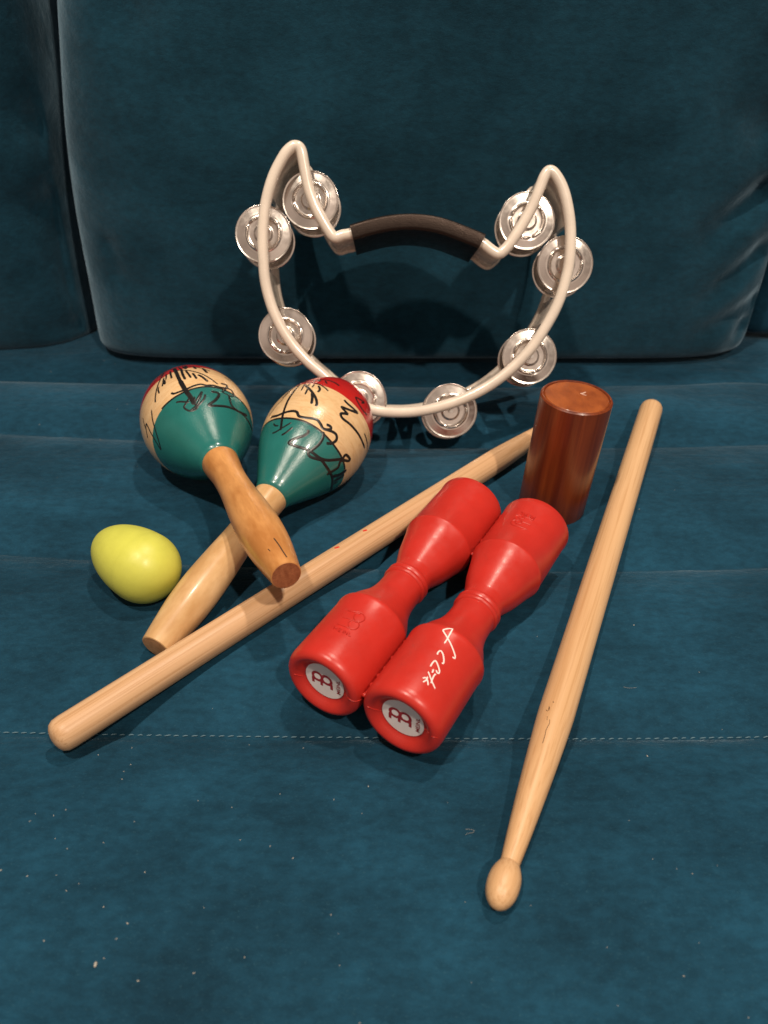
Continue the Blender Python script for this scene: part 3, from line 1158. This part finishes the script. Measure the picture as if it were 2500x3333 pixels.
emb_l = [([(690, 262), (780, 285), (880, 300), (1000, 310), (1100, 350), (1165, 430), (1160, 520), (1090, 580), (1000, 600), (910, 570), (860, 500), (850, 430), (890, 360), (960, 340), (1040, 365)], 50),
         ([(530, 465), (620, 480), (720, 510)], 50),
         ([(350, 655), (450, 685), (560, 725), (680, 780), (800, 820), (900, 810), (980, 740), (1000, 650), (950, 590)], 50),
         ([(720, 760), (680, 690), (690, 610), (750, 565), (840, 560), (910, 610)], 40)]
emb_l += letters((230, 815), (560, 240), (45, -80), 20)
vs, fs = strokes(bvh_of(tubes[1]), emb_l, WM[tubes[1]].inverted(), zl, .0000, .00060, n=6)
part("embossed_emblem", mesh("embossed_emblem", vs, fs), M_RED, tubes[1], sharp=0)
emb_r = [([(700, 705), (600, 665), (480, 620), (380, 590), (310, 560), (290, 510), (330, 460), (400, 440)], 44),
         ([(790, 580), (720, 550), (650, 520), (580, 500)], 44), ([(870, 450), (800, 420), (720, 390), (640, 360)], 44),
         ([(400, 440), (380, 390), (410, 340), (480, 315), (560, 320), (640, 360)], 40),
         ([(480, 550), (410, 520), (410, 470), (480, 455), (560, 480), (560, 540), (480, 550)], 30), ([(560, 420), (490, 390), (500, 345), (560, 335), (630, 365), (625, 410), (560, 420)], 30)]
emb_r += letters((930, 360), (-410, -145), (-45, 70), 16)
vs, fs = strokes(bvh_of(tubes[0]), emb_r, WM[tubes[0]].inverted(), zr, .0000, .00060, n=6)
part("embossed_emblem", mesh("embossed_emblem", vs, fs), M_RED, tubes[0], sharp=0)

def zw(X, Y): return (1330 + X / 7.9, 2000 + Y / 7.9)


sig = [([(920, 745), (1000, 620), (1080, 470), (1140, 365)], 36), ([(1140, 365), (1000, 365), (875, 400)], 36), ([(875, 400), (1000, 600), (1100, 790), (1170, 970), (1200, 1080), (1185, 1130), (1130, 1090)], 36),
       ([(760, 1030), (742, 1005), (780, 950), (830, 935), (880, 1010), (905, 1120), (905, 1230), (880, 1262), (860, 1240)], 36),
       ([(560, 1340), (620, 1240), (690, 1190), (750, 1290), (795, 1440), (780, 1510), (740, 1500), (710, 1430)], 36), ([(640, 1410), (610, 1500)], 42),
       ([(505, 1465), (570, 1640), (620, 1760), (685, 1910)], 34), ([(700, 1560), (680, 1540), (630, 1620), (575, 1770)], 36),
       ([(360, 1640), (440, 1625), (480, 1680), (500, 1760), (500, 1820)], 36), ([(490, 1600), (460, 1680), (370, 1740)], 36)]
vs, fs = strokes(bvh_of(tubes[0]), sig, WM[tubes[0]].inverted(), zw, .00006, .00004, wmul=1.1)
part("handwriting", mesh("handwriting", vs, fs), M_PAINT, tubes[0], sharp=0)
# moulding line across the front rims
def zf(X, Y): return (930 + X / 3.318, 2100 + Y / 3.318)


for tb, ln in ((tubes[1], [([(90, 312), (140, 325), (185, 332)], 5), ([(600, 510), (650, 540), (700, 590), (760, 605), (840, 575)], 5)]),
               (tubes[0], [([(880, 660), (950, 690), (1030, 705)], 5), ([(1490, 905), (1530, 925), (1548, 950)], 7), ([(1570, 985), (1640, 1000)], 4)])):
    for one in ln:
        vs, fs = strokes(bvh_of(tb), [one], WM[tb].inverted(), zf, .0000, .00025)
        if vs: part("moulding_line", mesh("moulding_line", vs, fs), M_RED, tb, sharp=0)

# the thin web and weld nubs that hold the two tubes together
vs, fs = [], []
mid = PR + PERP * SPC * .5
inv = red_m.inverted()
rnd = random.Random(5)


def box_pts(c, hx, hy, hz):
    b = len(vs)
    for dz in (-hz, hz):
        for dx, dy in ((-hx, -hy), (hx, -hy), (hx, hy), (-hx, hy)):
            vs.append(inv @ (c + AX * dx + PERP * dy + Vector((0, 0, dz))))
    fs.extend([(b, b + 1, b + 2, b + 3), (b + 4, b + 5, b + 6, b + 7), (b, b + 1, b + 5, b + 4), (b + 1, b + 2, b + 6, b + 5), (b + 2, b + 3, b + 7, b + 6), (b + 3, b, b + 4, b + 7)])


for t0, t1 in ((.005, .042), (.117, .156)):
    vs, fs = [], []
    box_pts(Vector((mid.x, mid.y, TR)) + AX * (t0 + t1) / 2, (t1 - t0) / 2, .0022, .0007)
    nn = 7
    for k in range(nn):
        c_ = Vector((mid.x, mid.y, TR + .0012)) + AX * (t0 + (t1 - t0) * k / (nn - 1) + rnd.uniform(-.0006, .0006))
        rr = .0011 + rnd.uniform(-.0002, .0003)
        b = len(vs)
        for i in range(5):
            a = pi / 2 * i / 4
            for j in range(8):
                q = 2 * pi * j / 8
                vs.append(inv @ (c_ + AX * rr * cos(a) * cos(q) + PERP * rr * cos(a) * sin(q) + Vector((0, 0, rr * sin(a) * .8))))
        for i in range(4):
            for j in range(8):
                j2 = (j + 1) % 8
                fs.append((b + i * 8 + j, b + i * 8 + j2, b + i * 8 + 8 + j2, b + i * 8 + 8 + j))
    part("joining_web", mesh("joining_web", vs, fs), M_RED, red, sharp=40)

# ------------------------------------------------------------------ lint on the velvet
def zq(X, Y): return (X / 1.276, 2200 + Y / 1.276)
def zp(X, Y): return (X / 2.765, 1050 + Y / 2.765)


LINT = [zq(*p) for p in [(402, 312), (275, 560), (225, 585), (127, 610), (282, 724), (823, 519), (117, 838), (237, 833), (330, 867), (278, 897), (603, 819), (431, 962), (529, 1028), (482, 1089), (847, 963),
                         (181, 1097), (567, 1252), (1014, 1161), (801, 1222), (1217, 760), (1030, 258), (1257, 275), (880, 120), (1163, 490), (998, 684), (540, 275), (512, 390), (505, 425), (232, 682),
                         (432, 697), (559, 608), (963, 547), (1504, 575), (1387, 515), (1530, 458), (1492, 1411), (7, 815), (428, 1165), (540, 358)]]
LINT += [zp(*p) for p in [(438, 373), (1057, 793), (1148, 750), (925, 300), (1027, 325), (890, 1000), (347, 888)]]
LINT += [(1514, 2939), (1727, 2952), (1748, 2075), (2112, 2446), (2080, 1660), (2195, 1600), (2062, 2040), (2230, 3170)]
vs, fs = [], []
rnd = random.Random(11)


def crumb(p, L, r, ang):
    d = Vector((cos(ang), sin(ang), 0))
    z = seat_z(p.x, p.y) + r * .7
    c_ = Vector((p.x, p.y, z))
    tube_pts(vs, fs, [c_ - d * L, c_ - d * L * .4, c_ + d * L * .4, c_ + d * L], r, 6)


for px, py in LINT:
    p = on_z(px, py, -.001)
    crumb(p, rnd.uniform(.00015, .00045), rnd.uniform(.00010, .00024), rnd.uniform(0, pi))
p = on_z(*zq(392, 1190), -.001)
crumb(p, .0009, .0005, 1.6)
for k in range(30):
    p = on_z(rnd.uniform(0, 2500), rnd.uniform(1500, 3333) if k < 110 else rnd.uniform(1250, 1700), -.001)
    crumb(p, rnd.uniform(.0001, .0004), rnd.uniform(.00006, .00013), rnd.uniform(0, pi))
for pts in ([(1514, 2720), (1524, 2714), (1536, 2713), (1543, 2709), (1539, 2703), (1514, 2701)], [(2030, 2228), (2050, 2232), (2075, 2231)]):
    path3 = []
    for x_, y_ in catmull(pts, 4):
        p = on_z(x_, y_, 0)
        path3.append(Vector((p.x, p.y, seat_z(p.x, p.y) + .0003)))
    tube_pts(vs, fs, path3, .00004, 5)
lint = part("lint", mesh("lint", vs, fs), M_LINT, None)
tag(lint, "pale specks of lint scattered over the teal velvet seat", "lint", kind="stuff")
